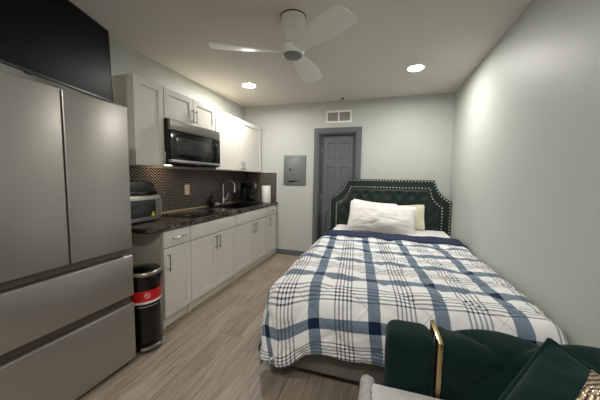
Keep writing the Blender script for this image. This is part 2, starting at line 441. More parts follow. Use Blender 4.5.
# ------------------------------------------------------------------ ceiling fan
FX, FY, FZ = 1.65, -2.206, 2.262
fan = thing('ceiling_fan', 'white three-blade flush-mount ceiling fan in the middle of the ceiling', 'fan', (FX, FY, H))
obj('canopy', lathe(NB(), (FX, FY, H), [(.0, 0), (.097, 0), (.097, -.006), (.0, -.006)], 40), M['dark_gap'], fan)
obj('motor_housing', lathe(NB(), (FX, FY, H), [(.092, -.004), (.094, -.02), (.094, -.19), (.086, -.205), (.0, -.205)], 40), M['fan'], fan)
obj('hub', lathe(NB(), (FX, FY, FZ), [(.07, .06), (.088, .045), (.09, .012), (.084, -.012), (.0, -.012)], 40), M['fan'], fan)
tag(obj('hub_cap', lathe(NB(), (FX, FY, FZ), [(.07, -.012), (.07, -.02), (.062, -.028), (.03, -.033), (0, -.034)], 40), M['panel_door'], fan), 'grey domed cap')
def blade(ang):
    b = NB(); n, mw = 26, 8; L0, L1 = .05, .608; top = []; bot = []
    for i in range(n + 1):
        s = i / n; r = L0 + (L1 - L0) * s
        lead = .035 + .05 * math.sin(min(1, s * 1.35) * PI / 2) ** 1.1
        trail = -.04 - .05 * min(1, s * 1.7)
        if s > .93:
            q = (s - .93) / .07; sh = math.sqrt(max(0, 1 - q * q * .5)); m = (lead + trail) / 2
            lead = m + (lead - m) * sh; trail = m + (trail - m) * sh
        sweep = -.03 * s + .045 * s * s
        pitch = math.radians(20) * (1 - .45 * s)
        zr = .0
        rt, rb = [], []
        for j in range(mw + 1):
            w = trail + (lead - trail) * j / mw + sweep
            th = .011 * (1 - (2 * j / mw - 1) ** 2) ** .5 + .001
            z = -w * math.tan(pitch) + zr
            rt.append(b.verts.new((r, w, z + th / 2))); rb.append(b.verts.new((r, w, z - th / 2)))
        top.append(rt); bot.append(rb)
    for i in range(n):
        for j in range(mw):
            b.faces.new((top[i][j], top[i + 1][j], top[i + 1][j + 1], top[i][j + 1]))
            b.faces.new((bot[i][j], bot[i][j + 1], bot[i + 1][j + 1], bot[i + 1][j]))
        b.faces.new((top[i][0], bot[i][0], bot[i + 1][0], top[i + 1][0]))
        b.faces.new((top[i][mw], top[i + 1][mw], bot[i + 1][mw], bot[i][mw]))
    for j in range(mw):
        b.faces.new((top[n][j], bot[n][j], bot[n][j + 1], top[n][j + 1]))
        b.faces.new((top[0][j], top[0][j + 1], bot[0][j + 1], bot[0][j]))
    R = Matrix.Rotation(math.radians(ang), 3, 'Z')
    for v in b.verts: v.co = R @ v.co + Vector((FX, FY, FZ + .006))
    return b
for a in (205.3, 320.3, 87.2): obj('blade', blade(a), M['fan'], fan, 50)

# ------------------------------------------------------------------ cabinets
def shaker(b, x, y0, y1, z0, z1, rail=.058, thick=.02, rec=.008):
    """shaker front facing +x: rails and stiles around a recessed panel; x is its back plane"""
    g = .0015; y0 += g; y1 -= g; z0 += g; z1 -= g
    xf = x + thick
    prev = None
    for ins, xx in ((0, x), (0, xf - .0015), (.0015, xf), (rail, xf), (rail + .001, xf - rec)):
        cur = [b.verts.new((xx, y0 + ins, z0 + ins)), b.verts.new((xx, y1 - ins, z0 + ins)), b.verts.new((xx, y1 - ins, z1 - ins)), b.verts.new((xx, y0 + ins, z1 - ins))]
        if prev:
            for k in range(4): b.faces.new((prev[k], prev[(k + 1) % 4], cur[(k + 1) % 4], cur[k]))
        else: b.faces.new(cur[::-1])
        prev = cur
    b.faces.new(prev); return b
def slab(b, x, y0, y1, z0, z1, thick=.02):
    return box(b, x, x + thick, y0 + .0015, y1 - .0015, z0 + .0015, z1 - .0015, .002)
def handle(parent, x, y, z, L=.13, vert=True):
    b = NB(); r = .0055; h = L / 2
    if vert:
        cyl(b, (x + .03, y, z), r, L, 'z', 14, bev=.001)
        for s in (-1, 1): cyl(b, (x + .015, y, z + s * (h - .018)), .0045, .03, 'x', 10)
    else:
        cyl(b, (x + .03, y, z), r, L, 'y', 14, bev=.001)
        for s in (-1, 1): cyl(b, (x + .015, y + s * (h - .018), z), .0045, .03, 'x', 10)
    return tag(obj('handle', b, M['nickel'], parent), 'brushed nickel bar handle')

UZ0, UZ1, UX = 1.405, 2.157, .32
def wall_cabinet(label, y0, y1, z0, doors, handles):
    t = thing('wall_cabinet', label, 'cabinet', (0, (y0 + y1) / 2, z0), 'white upper kitchen cabinets')
    b = NB(); box(b, .002, UX, y0 + .001, y1 - .001, z0, UZ1)
    obj('body', b, M['cabinet_side'], t, 0)
    for (a, c), hd in zip(doors, handles):
        d = obj('door', shaker(NB(), UX + .001, a, c, z0 + .003, UZ1 - .002), M['cabinet'], t, 20)
        if hd: handle(d, UX + .021, hd[0], hd[1], hd[2])
    return t
wall_cabinet('single-door white upper cabinet between the television and the over-range microwave', -2.452, -2.134, UZ0,
             [(-2.45, -2.136)], [(-2.165, 1.49, .11)])
wall_cabinet('short white two-door upper cabinet directly above the over-range microwave', -2.132, -1.328, 1.868,
             [(-2.13, -1.73), (-1.73, -1.33)], [(-1.757, 1.965, .14), (-1.703, 1.965, .14)])
wall_cabinet('wide white two-door upper cabinet right of the microwave, next to the back wall', -1.326, -.016, UZ0,
             [(-1.324, -.681), (-.681, -.03)], [(-.712, 1.485, .12), (-.65, 1.485, .12)])

BX = .605
def base_cabinet(label, y0, y1, fronts):
    t = thing('base_cabinet', label, 'cabinet', (0, (y0 + y1) / 2, 0), 'white base kitchen cabinets')
    b = NB(); box(b, .002, BX, y0, y0 + .018, .0, .86); box(b, .002, BX, y1 - .018, y1, .0, .86)
    box(b, .002, BX, y0 + .018, y1 - .018, .09, .108); box(b, .002, .014, y0 + .018, y1 - .018, .108, .86)
    box(b, BX - .018, BX, y0 + .018, y1 - .018, .835, .86)
    obj('body', b, M['cabinet_side'], t, 0)
    obj('toe_kick', box(NB(), BX - .035, BX - .02, y0 + .018, y1 - .018, 0, .09), M['cabinet_side'], t, 0)
    for kind, a, c, z0, z1, hd in fronts:
        if kind == 'door': f = obj('door', shaker(NB(), BX + .001, a, c, z0, z1), M['cabinet'], t, 20)
        elif kind == 'drawer': f = obj('drawer', slab(NB(), BX + .001, a, c, z0, z1), M['cabinet'], t)
        else: f = obj('false_front', slab(NB(), BX + .001, a, c, z0, z1), M['cabinet'], t)
        if hd: handle(f, BX + .021, *hd)
    return t
Zt, Zm, Zb = .852, .708, .097
base_cabinet('narrow white base cabinet with one drawer and one door, behind the trash can', -2.466, -2.141,
    [('drawer', -2.464, -2.143, Zm, Zt, (-2.305, .785, .15, False)), ('door', -2.464, -2.143, Zb, Zm - .006, (-2.425, .585, .15))])
base_cabinet('white two-door base cabinet under the black cooktop, with plain panel above its doors', -2.14, -1.329,
    [('false', -2.138, -1.331, Zm, Zt, None), ('door', -2.138, -1.735, Zb, Zm - .006, (-1.765, .61, .15)), ('door', -1.735, -1.331, Zb, Zm - .006, (-1.705, .61, .15))])
base_cabinet('white two-door base cabinet under the black sink, with plain panel above its doors', -1.328, -.371,
    [('false', -1.326, -.373, Zm, Zt, None), ('door', -1.326, -.85, Zb, Zm - .006, (-.885, .61, .15)), ('door', -.85, -.373, Zb, Zm - .006, (-.815, .61, .15))])
base_cabinet('narrowest white base cabinet with drawer and door, in the corner by the back wall', -.37, -.016,
    [('drawer', -.368, -.03, Zm, Zt, (-.2, .785, .13, False)), ('door', -.368, -.03, Zb, Zm - .006, (-.325, .61, .15))])

# countertop with the sink cut out
SX0, SX1, SY0, SY1 = .14, .56, -1.13, -.47
CY0, CX1, CZ0, CZ1 = -2.62, .645, .861, .9
b = NB()
def quad_ring(b):
    outer = [(.001, CY0), (CX1 - .06, CY0)]
    for k in range(1, 8):
        a = -PI / 2 + PI / 2 * k / 8
        outer.append((CX1 - .06 + .06 * math.cos(a), CY0 + .06 + .06 * math.sin(a)))
    outer += [(CX1, CY0 + .06), (CX1, -.001), (.001, -.001)]
    return outer
poly = quad_ring(b)
# split into four prisms around the cut-out
def clip(y0, y1, x0, x1): return box(b, x0, x1, y0, y1, CZ0, CZ1)
left = [p for p in poly if p[1] < -2.5] + [(CX1, SY0), (.001, SY0)]
prism(b, left, 'z', CZ0, CZ1)
clip(SY1, -.001, .001, CX1); clip(SY0, SY1, .001, SX0); clip(SY0, SY1, SX1, CX1)
bmesh.ops.remove_doubles(b, verts=b.verts, dist=1e-4)
ct = obj('countertop', b, M['granite'], None, 0, (.3, -1.3, CZ0))
tag(ct, 'dark veined granite countertop running along the left wall over the base cabinets', 'countertop')

# backsplash: a tiled sheet on the left wall, one on the back wall
t = thing('backsplash', 'black zigzag tile backsplash with light grout between countertop and upper cabinets', 'backsplash', (0, -1.3, .9))
t.location = (0, 0, 0)
obj('tile_panel', box(NB(), .0005, .008, -2.62, -.0005, .9, 1.404), M['chevron'], t, 0)
obj('tile_panel', box(NB(), .008, .62, -.008, -.0005, .9, 1.404), M['chevron'], t, 0)
b = NB(); box(b, .62, .627, -.011, -.0005, .9, 1.41); box(b, .335, .627, -.011, -.0005, 1.404, 1.411)
tag(obj('edge_trim', b, M['vent_white'], t, 0), 'white edge strip')
tag(obj('base_strip', box(NB(), .008, .016, -2.6, -.012, .9, .913, .002), M['copper_trim'], t), 'bronze coloured strip along the countertop')

# ------------------------------------------------------------------ appliances
# over-range microwave
my0, my1, mz0, mz1, mxf = -2.128, -1.334, 1.432, 1.862, .405
t = thing('range_microwave', 'black and stainless over-range microwave mounted under the short upper cabinet', 'microwave', (0, (my0 + my1) / 2, mz0))
obj('body', box(NB(), .01, mxf - .03, my0, my1, mz0, mz1, .003), M['black_satin'], t)
obj('vent_panel', box(NB(), mxf - .03, mxf, my0, my1, 1.762, mz1, .004), M['dark_steel'], t)
dr = obj('door', box(NB(), mxf - .03, mxf + .004, my0, -1.5, 1.478, 1.759, .004), M['black_gloss'], t)
obj('window', box(NB(), mxf + .003, mxf + .006, my0 + .07, -1.56, 1.53, 1.7, .001), M['window_glass'], dr)
cp = obj('control_panel', box(NB(), mxf - .03, mxf + .004, -1.497, my1, 1.478, 1.759, .004), M['black_gloss'], t)
obj('display', box(NB(), mxf + .003, mxf + .006, -1.42, -1.395, 1.69, 1.702), M['label_grey'], cp)
obj('bottom_strip', box(NB(), mxf - .03, mxf + .006, my0, my1, 1.45, 1.476, .003), M['steel'], t)
b = NB(); prism(b, [(.1, mz0), (mxf - .02, mz0), (mxf - .002, 1.449), (mxf - .03, 1.449), (.1, 1.44)], 'y', my0 + .005, my1 - .005)
bp = obj('underside', b, M['black_satin'], t, 0)
obj('badge', box(NB(), mxf - .012, mxf + .001, -1.77, -1.69, 1.438, 1.446), M['label_grey'], bp)
obj('task_light', box(NB(), .1, .16, -1.98, -1.86, mz0 - .004, mz0 + .001), M['task'], bp)

# refrigerator
RX, RY0, RY1, RZ = .724, -3.578, -2.829, 1.763
t = thing('refrigerator', 'stainless french-door refrigerator with two bottom drawers below the television', 'refrigerator', (.36, (RY0 + RY1) / 2, 0))
obj('body', box(NB(), .03, RX - .07, RY0 + .004, RY1 - .004, .03, 1.74, .004), M['panel_grey'], t)
for a, c in ((RY0, -3.2075), (-3.1995, RY1)):
    obj('door', box(NB(), RX - .066, RX, a, c, .823, RZ, .006, 3), M['steel'], t)
for z0, z1 in ((.49, .772), (.033, .435)):
    dw = obj('drawer', box(NB(), RX - .066, RX, RY0, RY1, z0, z1, .006, 3), M['steel'], t)
    b = NB(); prism(b, [(RX - .066, z1 + .0005), (RX - .02, z1 + .0005), (RX - .034, z1 + .008), (RX - .034, z1 + .049), (RX - .066, z1 + .049)], 'y', RY0 + .012, RY1 - .001)
    tag(obj('handle_recess', b, M['recess_steel'], dw, 0), 'recessed finger pull')
obj('toe_grille', box(NB(), RX - .2, RX - .09, RY0 + .01, RY1 - .01, .004, .03), M['black_matte'], t)
for y in (RY0 + .05, RY1 - .05):
    obj('foot', cyl(NB(), (RX - .05, y, .0165), .018, .033, n=16), M['black_satin'], t)
for y in (RY0 + .04, RY1 - .05):
    obj('hinge_cover', box(NB(), RX - .13, RX - .02, y - .035, y + .03, 1.741, 1.752, .003), M['black_satin'], t)

# television on its arm
R_TV = math.radians(3)
TVW, TVH, PH = .93, .517, math.radians(22)
far = Vector((.35, -2.642, 0)); dn = Vector((math.sin(PH), -math.cos(PH), 0))
ctr = far + dn * TVW / 2; zc = 2.099
tv = thing('television', 'black wall-mounted flat television tilted out over the refrigerator', 'television', (0, 0, 0))
obj('housing', box(NB(), -.04, -.006, -TVW / 2 + .01, TVW / 2 - .01, -TVH / 2 + .01, TVH / 2 - .01, .008), M['black_satin'], tv)
b = NB(); w, h = TVW / 2, TVH / 2
for (y0, y1, z0, z1) in ((-w, w, h - .008, h), (-w, w, -h, -h + .014), (-w, -w + .008, -h + .014, h - .008), (w - .008, w, -h + .014, h - .008)):
    box(b, -.012, .003, y0, y1, z0, z1, .001)
obj('bezel', b, M['black_satin'], tv)
obj('screen', box(NB(), -.006, 0, -w + .008, w - .008, -h + .014, h - .008), M['tv_screen'], tv)
obj('sensor', box(NB(), -.01, .002, -w + .22, -w + .255, -h - .008, -h + .001, .002), M['dark_gap'], tv)
tv.location = (ctr.x, ctr.y, zc); tv.rotation_euler = (R_TV, 0, PH)
bm_ = NB()
Ri = Matrix.Rotation(-R_TV, 3, 'X') @ Matrix.Rotation(-PH, 3, 'Z')
def tl(p): return Ri @ (Vector(p) - Vector((ctr.x, ctr.y, zc)))
wp = tl((.012, ctr.y - .1, zc)); bk = Vector((-.05, 0, 0)); mid = (wp + bk) / 2 + Vector((0, -.06, 0))
tube(bm_, [wp, mid], .018, 10); tube(bm_, [mid, bk], .018, 10)
box(bm_, -.056, -.038, -.1, .1, -.1, .1, .003)
b2 = NB(); box(b2, 0.0005, .014, ctr.y - .16, ctr.y - .04, zc - .12, zc + .12)
for v in b2.verts: v.co = tl(v.co)
join(bm_, b2)
me_parent = tv
o = obj('mount_arm', bm_, M['black_satin'], None, 35); o.parent = tv

# countertop microwave, with a black appliance on top
cy0, cy1, cx0, cx1, cz0, cz1 = -2.585, -2.215, .03, .34, .9, 1.138
t = thing('countertop_microwave', 'small silver countertop microwave with yellow sticker, beside the refrigerator', 'microwave', (.19, (cy0 + cy1) / 2, .9))
obj('body', box(NB(), cx0, cx1, cy0, cy1, cz0 + .012, cz1, .006), M['silver'], t)
dr = obj('door', box(NB(), cx1, cx1 + .018, cy0 + .003, cy1 - .003, cz0 + .016, cz1 - .004, .005), M['silver'], t)
obj('window', box(NB(), cx1 + .017, cx1 + .0195, cy0 + .03, cy1 - .06, cz0 + .05, cz1 - .035, .001), M['window_glass'], dr)
b = NB(); tube(b, [(cx1 + .018, cy1 - .028, cz0 + .045), (cx1 + .042, cy1 - .028, cz0 + .055), (cx1 + .042, cy1 - .028, cz1 - .04), (cx1 + .018, cy1 - .028, cz1 - .03)], .009, 10)
obj('handle', b, M['silver'], dr)
b = NB(); prism(b, [(cy1 - .115, cz0 + .054), (cy1 - .068, cz0 + .054), (cy1 - .092, cz0 + .098)], 'x', cx1 + .019, cx1 + .0205)
obj('sticker', b, M['yellow'], dr, 0)
for y in (cy0 + .03, cy1 - .03):
    for x in (cx0 + .03, cx1 - .03): obj('foot', cyl(NB(), (x, y, .9065), .012, .013, n=14), M['black_satin'], t)

t = thing('toaster', 'black slant-sided appliance standing on top of the small countertop microwave', 'appliance', (.19, -2.4, cz1))
b = NB(); prism(b, [(cy0 + .02, cz1 + .004), (cy1 + .005, cz1 + .004), (cy1 + .004, cz1 + .03), (cy1 - .055, cz1 + .126), (cy0 + .06, cz1 + .126), (cy0 + .02, cz1 + .03)], 'x', .05, .315, .008)
bd = obj('body', b, M['black_satin'], t)
obj('front_strip', box(NB(), .314, .323, cy0 + .03, cy1 - .01, cz1 + .006, cz1 + .04, .003), M['black_gloss'], t)
obj('badge', box(NB(), .3225, .324, -2.415, -2.355, cz1 + .018, cz1 + .026), M['label_grey'], t)
for x in (.09, .28):
    for y in (cy0 + .06, cy1 - .04): obj('foot', cyl(NB(), (x, y, cz1 + .0025), .01, .005, n=12), M['black_matte'], t)

# cooktop
t = thing('cooktop', 'black glass cooktop set flat on the countertop below the over-range microwave', 'cooktop', (.34, -1.72, .9))
obj('glass_top', box(NB(), .09, .58, -2.02, -1.42, .9005, .906, .002), M['black_gloss'], t)
obj('rim', box(NB(), .086, .584, -2.024, -1.416, .9003, .903), M['dark_gap'], t)
def ring(x, y, r):
    b = bmesh.new(); n = 40
    A = [b.verts.new((x + r * math.cos(2 * PI * k / n), y + r * math.sin(2 * PI * k / n), .9063)) for k in range(n)]
    B = [b.verts.new((x + (r - .003) * math.cos(2 * PI * k / n), y + (r - .003) * math.sin(2 * PI * k / n), .9063)) for k in range(n)]
    for k in range(n): b.faces.new((A[k], A[(k + 1) % n], B[(k + 1) % n], B[k]))
    return b
for x, y, r in ((.23, -1.87, .08), (.23, -1.57, .1), (.45, -1.87, .1), (.45, -1.57, .08)):
    obj('burner_mark', ring(x, y, r), M['label_grey'], t, 0)

# sink
t = thing('sink', 'black kitchen sink set in the countertop under the gooseneck faucet', 'sink', (.35, -.8, .7))
b = NB(); rm = .022
for (a0, a1, c0, c1) in ((SX0 - rm, SX1 + rm, SY0 - rm, SY0 + .004), (SX0 - rm, SX1 + rm, SY1 - .004, SY1 + rm), (SX0 - rm, SX0 + .004, SY0 + .004, SY1 - .004), (SX1 - .004, SX1 + rm, SY0 + .004, SY1 - .004)):
    box(b, a0, a1, c0, c1, .9004, .907, .002)
obj('rim', b, M['black_satin'], t)
b = NB(); g = .002
for (a0, a1, c0, c1, e0, e1) in ((SX0 + g, SX1 - g, SY0 + g, SY0 + .012, .7, .902), (SX0 + g, SX1 - g, SY1 - .012, SY1 - g, .7, .902), (SX0 + g, SX0 + .012, SY0 + .012, SY1 - .012, .7, .902), (SX1 - .012, SX1 - g, SY0 + .012, SY1 - .012, .7, .902), (SX0 + g, SX1 - g, SY0 + g, SY1 - g, .69, .7)):
    box(b, a0, a1, c0, c1, e0, e1)
obj('basin', b, M['black_satin'], t, 0)
obj('drain', lathe(NB(), (.35, -.8, .7), [(.045, 0), (.045, .004), (.03, .002), (0, .002)], 24), M['chrome'], t)

# faucet
fx, fy = .088, -.8
t = thing('faucet', 'chrome gooseneck kitchen faucet standing behind the black sink', 'faucet', (fx, fy, .9))
obj('base', lathe(NB(), (fx, fy, .9005), [(.03, 0), (.03, .008), (.024, .014), (.024, .1), (.02, .11), (0, .11)], 24), M['chrome'], t)
pts = [(fx, fy, 1.0), (fx, fy, 1.19)]
sp = Vector((.2, .06, 0)).normalized()
for k in range(1, 13):
    a = PI * k / 12
    q = Vector((fx, fy, 1.19)) + sp * (.085 * (1 - math.cos(a))) + Vector((0, 0, .07 * math.sin(a)))
    pts.append(tuple(q))
obj('neck', tube(NB(), pts, .0125, 14), M['chrome'], t)
q = Vector(pts[-1])
obj('spray_head', tube(NB(), [q + Vector((0, 0, .01)), q - Vector((0, 0, .02)), q - Vector((0, 0, .1))], .016, 14, [.014, .017, .019]), M['chrome'], t)
obj('lever', tube(NB(), [(fx + .005, fy + .02, .975), (fx + .02, fy + .06, .98), (fx + .03, fy + .075, 1.03), (fx + .035, fy + .08, 1.07)], .009, 10), M['chrome'], t)

# soap bottle and scrubber left of the faucet
t = thing('soap_bottle', 'dark pump soap bottle left of the faucet, against the backsplash', 'bottle', (.07, -1.05, .9))
obj('bottle', lathe(NB(), (.07, -1.05, .9005), [(.0, 0), (.033, 0), (.036, .006), (.036, .1), (.028, .13), (.013, .14), (.013, .155), (0, .155)], 24), M['soap'], t)
obj('pump', tube(NB(), [(.07, -1.05, 1.055), (.07, -1.05, 1.1), (.1, -1.035, 1.103), (.115, -1.028, 1.094)], .007, 10), M['black_satin'], t)
b = NB(); bmesh.ops.create_icosphere(b, subdivisions=4, radius=.034)
for v in b.verts:
    n = v.co.normalized(); v.co = n * (.034 + .004 * fbm(n, 9)); v.co.z *= .8; v.co += Vector((.1, -.965, .9285))
tag(obj('dish_scrubber', b, M['sponge'], None, 60, (.1, -.965, .9)), 'small pale round dish scrubber beside the soap bottle', 'scrubber')

# coffee maker
t = thing('coffee_maker', 'black drip coffee maker in the counter corner beside the paper towel roll', 'coffee maker', (.3, -.36, .9))
kx, ky = .3, -.36
obj('base_plate', box(NB(), kx - .12, kx + .12, ky - .1, ky + .1, .9005, .932, .008), M['black_satin'], t)
obj('tower', box(NB(), kx - .12, kx - .04, ky - .095, ky + .095, .932, 1.2, .008), M['black_satin'], t)
obj('brew_head', box(NB(), kx - .12, kx + .1, ky - .095, ky + .095, 1.135, 1.235, .014), M['black_gloss'], t)
obj('carafe', lathe(NB(), (kx + .035, ky, .933), [(.0, 0), (.055, 0), (.068, .03), (.066, .075), (.045, .12), (.042, .135), (0, .135)], 28), M['glass_dark'], t)
obj('carafe_handle', tube(NB(), [(kx + .085, ky + .02, 1.055), (kx + .13, ky + .03, 1.05), (kx + .135, ky + .032, .99), (kx + .098, ky + .02, .965)], .009, 10), M['black_satin'], t)
tag(obj('steel_plate', box(NB(), kx + .0995, kx + .104, ky - .035, ky + .025, 1.15, 1.222, .003), M['silver'], t), 'silver front plate')

# paper towel
t = thing('paper_towel_roll', 'white paper towel roll standing upright at the end of the countertop', 'paper towel', (.535, -.2, .9))
px_, py_ = .515, -.2
obj('stand', lathe(NB(), (px_, py_, .9005), [(.08, 0), (.08, .008), (.05, .011), (0, .011)], 32), M['chrome'], t)
obj('roll', lathe(NB(), (px_, py_, .912), [(.02, 0), (.07, 0), (.072, .004), (.072, .265), (.07, .27), (.02, .27), (.02, .262), (0, .262)], 40), M['paper'], t)
obj('rod', cyl(NB(), (px_, py_, 1.182), .007, .02, n=14), M['chrome'], t)

def outlet(y, z, mat, label):
    t = thing('wall_outlet', label, 'outlet', (.008, y, z))
    p = obj('cover_plate', box(NB(), .0085, .014, y - .04, y + .04, z - .062, z + .062, .002), mat, t)
    for dz in (-.026, .026):
        s = obj('socket', cyl(NB(), (.0145, y, z + dz), .017, .003, 'x', 20), mat, t)
        for dy in (-.006, .006): obj('slot', box(NB(), .0158, .0166, y + dy - .0012, y + dy + .0012, z + dz - .006, z + dz + .006), M['dark_gap'], s, 0)
outlet(-1.46, 1.15, M['cream_plastic'], 'cream double wall outlet on the black backsplash left of the faucet')
outlet(-.2, 1.155, M['silver'], 'grey double wall outlet on the black backsplash by the corner behind the coffee maker')

# ------------------------------------------------------------------ trash can
tx, ty = .612, -2.655
t = thing('trash_can', 'black round step trash can with red label between refrigerator and base cabinet', 'trash can', (tx, ty, 0))
obj('bin_body', lathe(NB(), (tx, ty, 0), [(.0, .004), (.118, .004), (.122, .012), (.122, .04), (.115, .045), (.118, .3), (.122, .565), (.0, .565)], 44), M['black_gloss'], t)
b = NB(); n = 90
prof = [(.123, .5), (.129, .53), (.132, .56), (.128, .575), (.12, .572)]
rings = []
for r, z in prof:
    rg = []
    for k in range(n):
        a = 2 * PI * k / n; w = fbm((math.cos(a) * 1.5, math.sin(a) * 1.5, z * 6), 5)
        low = .03 * fbm((math.cos(a), math.sin(a), 4), 2.5) if z < .52 else 0
        rr = r + .008 * w * (1 if z < .57 else .3)
        rg.append(b.verts.new((tx + rr * math.cos(a), ty + rr * math.sin(a), z + low)))
    rings.append(rg)
for A, B in zip(rings, rings[1:]):
    for k in range(n): b.faces.new((A[k], A[(k + 1) % n], B[(k + 1) % n], B[k]))
tag(obj('bin_liner', b, M['black_gloss'], t, 80), 'crumpled black bag edge folded over the rim')
lid = obj('lid', lathe(NB(), (tx, ty, .574), [(.122, 0), (.127, .006), (.127, .022), (.118, .034), (.07, .046), (.0, .05)], 44), M['black_gloss'], t)
obj('lid_rim', lathe(NB(), (tx, ty, .574), [(.1275, .004), (.1295, .008), (.1295, .02), (.126, .028), (.122, .031)], 44), M['nickel'], lid)
def wrap(a0, a1, z0, z1, r0=.1195, tilt=0., n=26):
    b = bmesh.new(); A, B = [], []
    for k in range(n + 1):
        a = math.radians(a0 + (a1 - a0) * k / n)
        zz = tilt * (k / n - .5)
        rr = lambda z: .115 + (.007) * (z - .045) / .52 + (r0 - .1195) + .0015
        A.append(b.verts.new((tx + rr(z0) * math.cos(a), ty + rr(z0) * math.sin(a), z0 + zz)))
        B.append(b.verts.new((tx + rr(z1) * math.cos(a), ty + rr(z1) * math.sin(a), z1 + zz)))
    for k in range(n): b.faces.new((A[k], A[k + 1], B[k + 1], B[k]))
    return b
lb = obj('label', wrap(-95, 48, .385, .468), M['red'], t); tag(lb, 'red band label with white symbol')
obj('label_stripe', wrap(-95, 48, .368, .385), M['label_white'], lb)
obj('label_caption', wrap(-62, 8, .342, .352), M['label_grey'], lb)
obj('label_caption', wrap(26, 34, .322, .345), M['label_white'], lb)
# round no-symbol in white
b = bmesh.new(); ac = -30; zc_ = .43; nn = 28
def onlab(du, dz, e=.0008):
    a = math.radians(ac) + du / .12; r = .115 + .007 * (zc_ + dz - .045) / .52 + .0015 + e
    return (tx + r * math.cos(a), ty + r * math.sin(a), zc_ + dz)
A = [b.verts.new(onlab(.019 * math.cos(2 * PI * k / nn), .019 * math.sin(2 * PI * k / nn))) for k in range(nn)]
B = [b.verts.new(onlab(.0155 * math.cos(2 * PI * k / nn), .0155 * math.sin(2 * PI * k / nn))) for k in range(nn)]
for k in range(nn): b.faces.new((A[k], A[(k + 1) % nn], B[(k + 1) % nn], B[k]))
for (p, q) in (((-.012, .009), (.011, -.012)), ((-.009, .012), (.013, -.009))): pass
s = [onlab(-.012, .0095), onlab(-.0095, .012), onlab(.012, -.0095), onlab(.0095, -.012)]
b.faces.new([b.verts.new(v) for v in s])
obj('symbol', b, M['label_white'], lb, 0)
b = NB()
pa = math.radians(-25)
ptsL = []
for k in range(13):
    a = pa - .5 + k / 12.
    ptsL.append((tx + .139 * math.cos(a), ty + .139 * math.sin(a), .028))
tube(b, ptsL, .017, 12)
box(b, tx + .1, tx + .135, ty - .07, ty - .04, .018, .03)
obj('foot_pedal', b, M['recess_steel'], t)

# ------------------------------------------------------------------ bed
BX0, BX1, BY0, BY1, MZ = 1.66, 3.2, -.245, -2.54, .575
bed = thing('bed', 'queen bed with dark green tufted headboard against the right and back walls', 'bed', (2.43, -1.3, 0))
HX0, HX1, HF = 1.578, 3.243, -.22
def outline(ins=0.):
    xl, xr = HX0 + ins, HX1 - ins
    zt, zs = 1.318 - ins, 1.025 - ins * .75
    cl, cr = 1.845 + ins * .45, 3.018 - ins * .45
    P = [(xl, .3 + ins), (xl, zs)]
    n = 10
    for k in range(n + 1):                    # shallow concave corner
        s = k / n; x = xl + .012 + (cl - xl - .012) * s; zz = zs + .012 + (zt - zs - .012) * s
        off = .042 * math.sin(PI * s)
        P.append((x + off * .72, zz - off * .66))
    for k in range(n + 1):
        s = k / n; x = cr + (xr - .012 - cr) * s; zz = zt + (zs + .012 - zt) * s
        off = .042 * math.sin(PI * s)
        P.append((x - off * .72, zz - off * .66))
    P += [(xr, zs), (xr, .3 + ins)]
    return P
hb = obj('headboard', prism(NB(), outline(), 'y', HF, HF + .075, .006), M['headboard'], bed)
INS = .128
inn = outline(INS)
def seg_d(px, pz, poly):
    best = 9; inside = False; n = len(poly)
    for i in range(n):
        ax, az = poly[i]; bx, bz = poly[(i + 1) % n]
        dx, dz = bx - ax, bz - az
        tt = max(0, min(1, ((px - ax) * dx + (pz - az) * dz) / (dx * dx + dz * dz + 1e-12)))
        best = min(best, math.hypot(px - ax - tt * dx, pz - az - tt * dz))
        if (az > pz) != (bz > pz) and px < (bx - ax) * (pz - az) / (bz - az) + ax: inside = not inside
    return best if inside else -best
tdx, tdz, tx0, tz0 = .0785, .105, 2.4175, 1.12
b = NB(); g = {}
nx, nz = 116, 66
ix0, ix1, iz0, iz1 = HX0 + INS - .01, HX1 - INS + .01, .42, 1.3 - INS + .01
for i in range(nx + 1):
    for j in range(nz + 1):
        x = ix0 + (ix1 - ix0) * i / nx; z = iz0 + (iz1 - iz0) * j / nz
        d = seg_d(x, z, inn)
        if d < -.014: continue
        u, v = (x - tx0) / (2 * tdx), (z - tz0) / (2 * tdz)
        crease = abs(math.sin(PI * (u + v)) * math.sin(PI * (u - v)))
        crease = .3 * crease + .7 * min(1, (math.sin(PI * u) ** 2 + math.sin(PI * v) ** 2) if math.cos(PI * u) * math.cos(PI * v) > -9 else 1)
        e = max(0, min(1, (d + .012) / .05)); e = e * e * (3 - 2 * e)
        hgt = -.006 + .044 * e * (.35 + .65 * min(1, crease) ** .8)
        g[i, j] = b.verts.new((x, HF - hgt, z))
for i in range(nx):
    for j in range(nz):
        q = [(i, j), (i + 1, j), (i + 1, j + 1), (i, j + 1)]
        if all(k in g for k in q): b.faces.new([g[k] for k in q])
tp = obj('tufted_panel', b, M['headboard'], hb, 70)
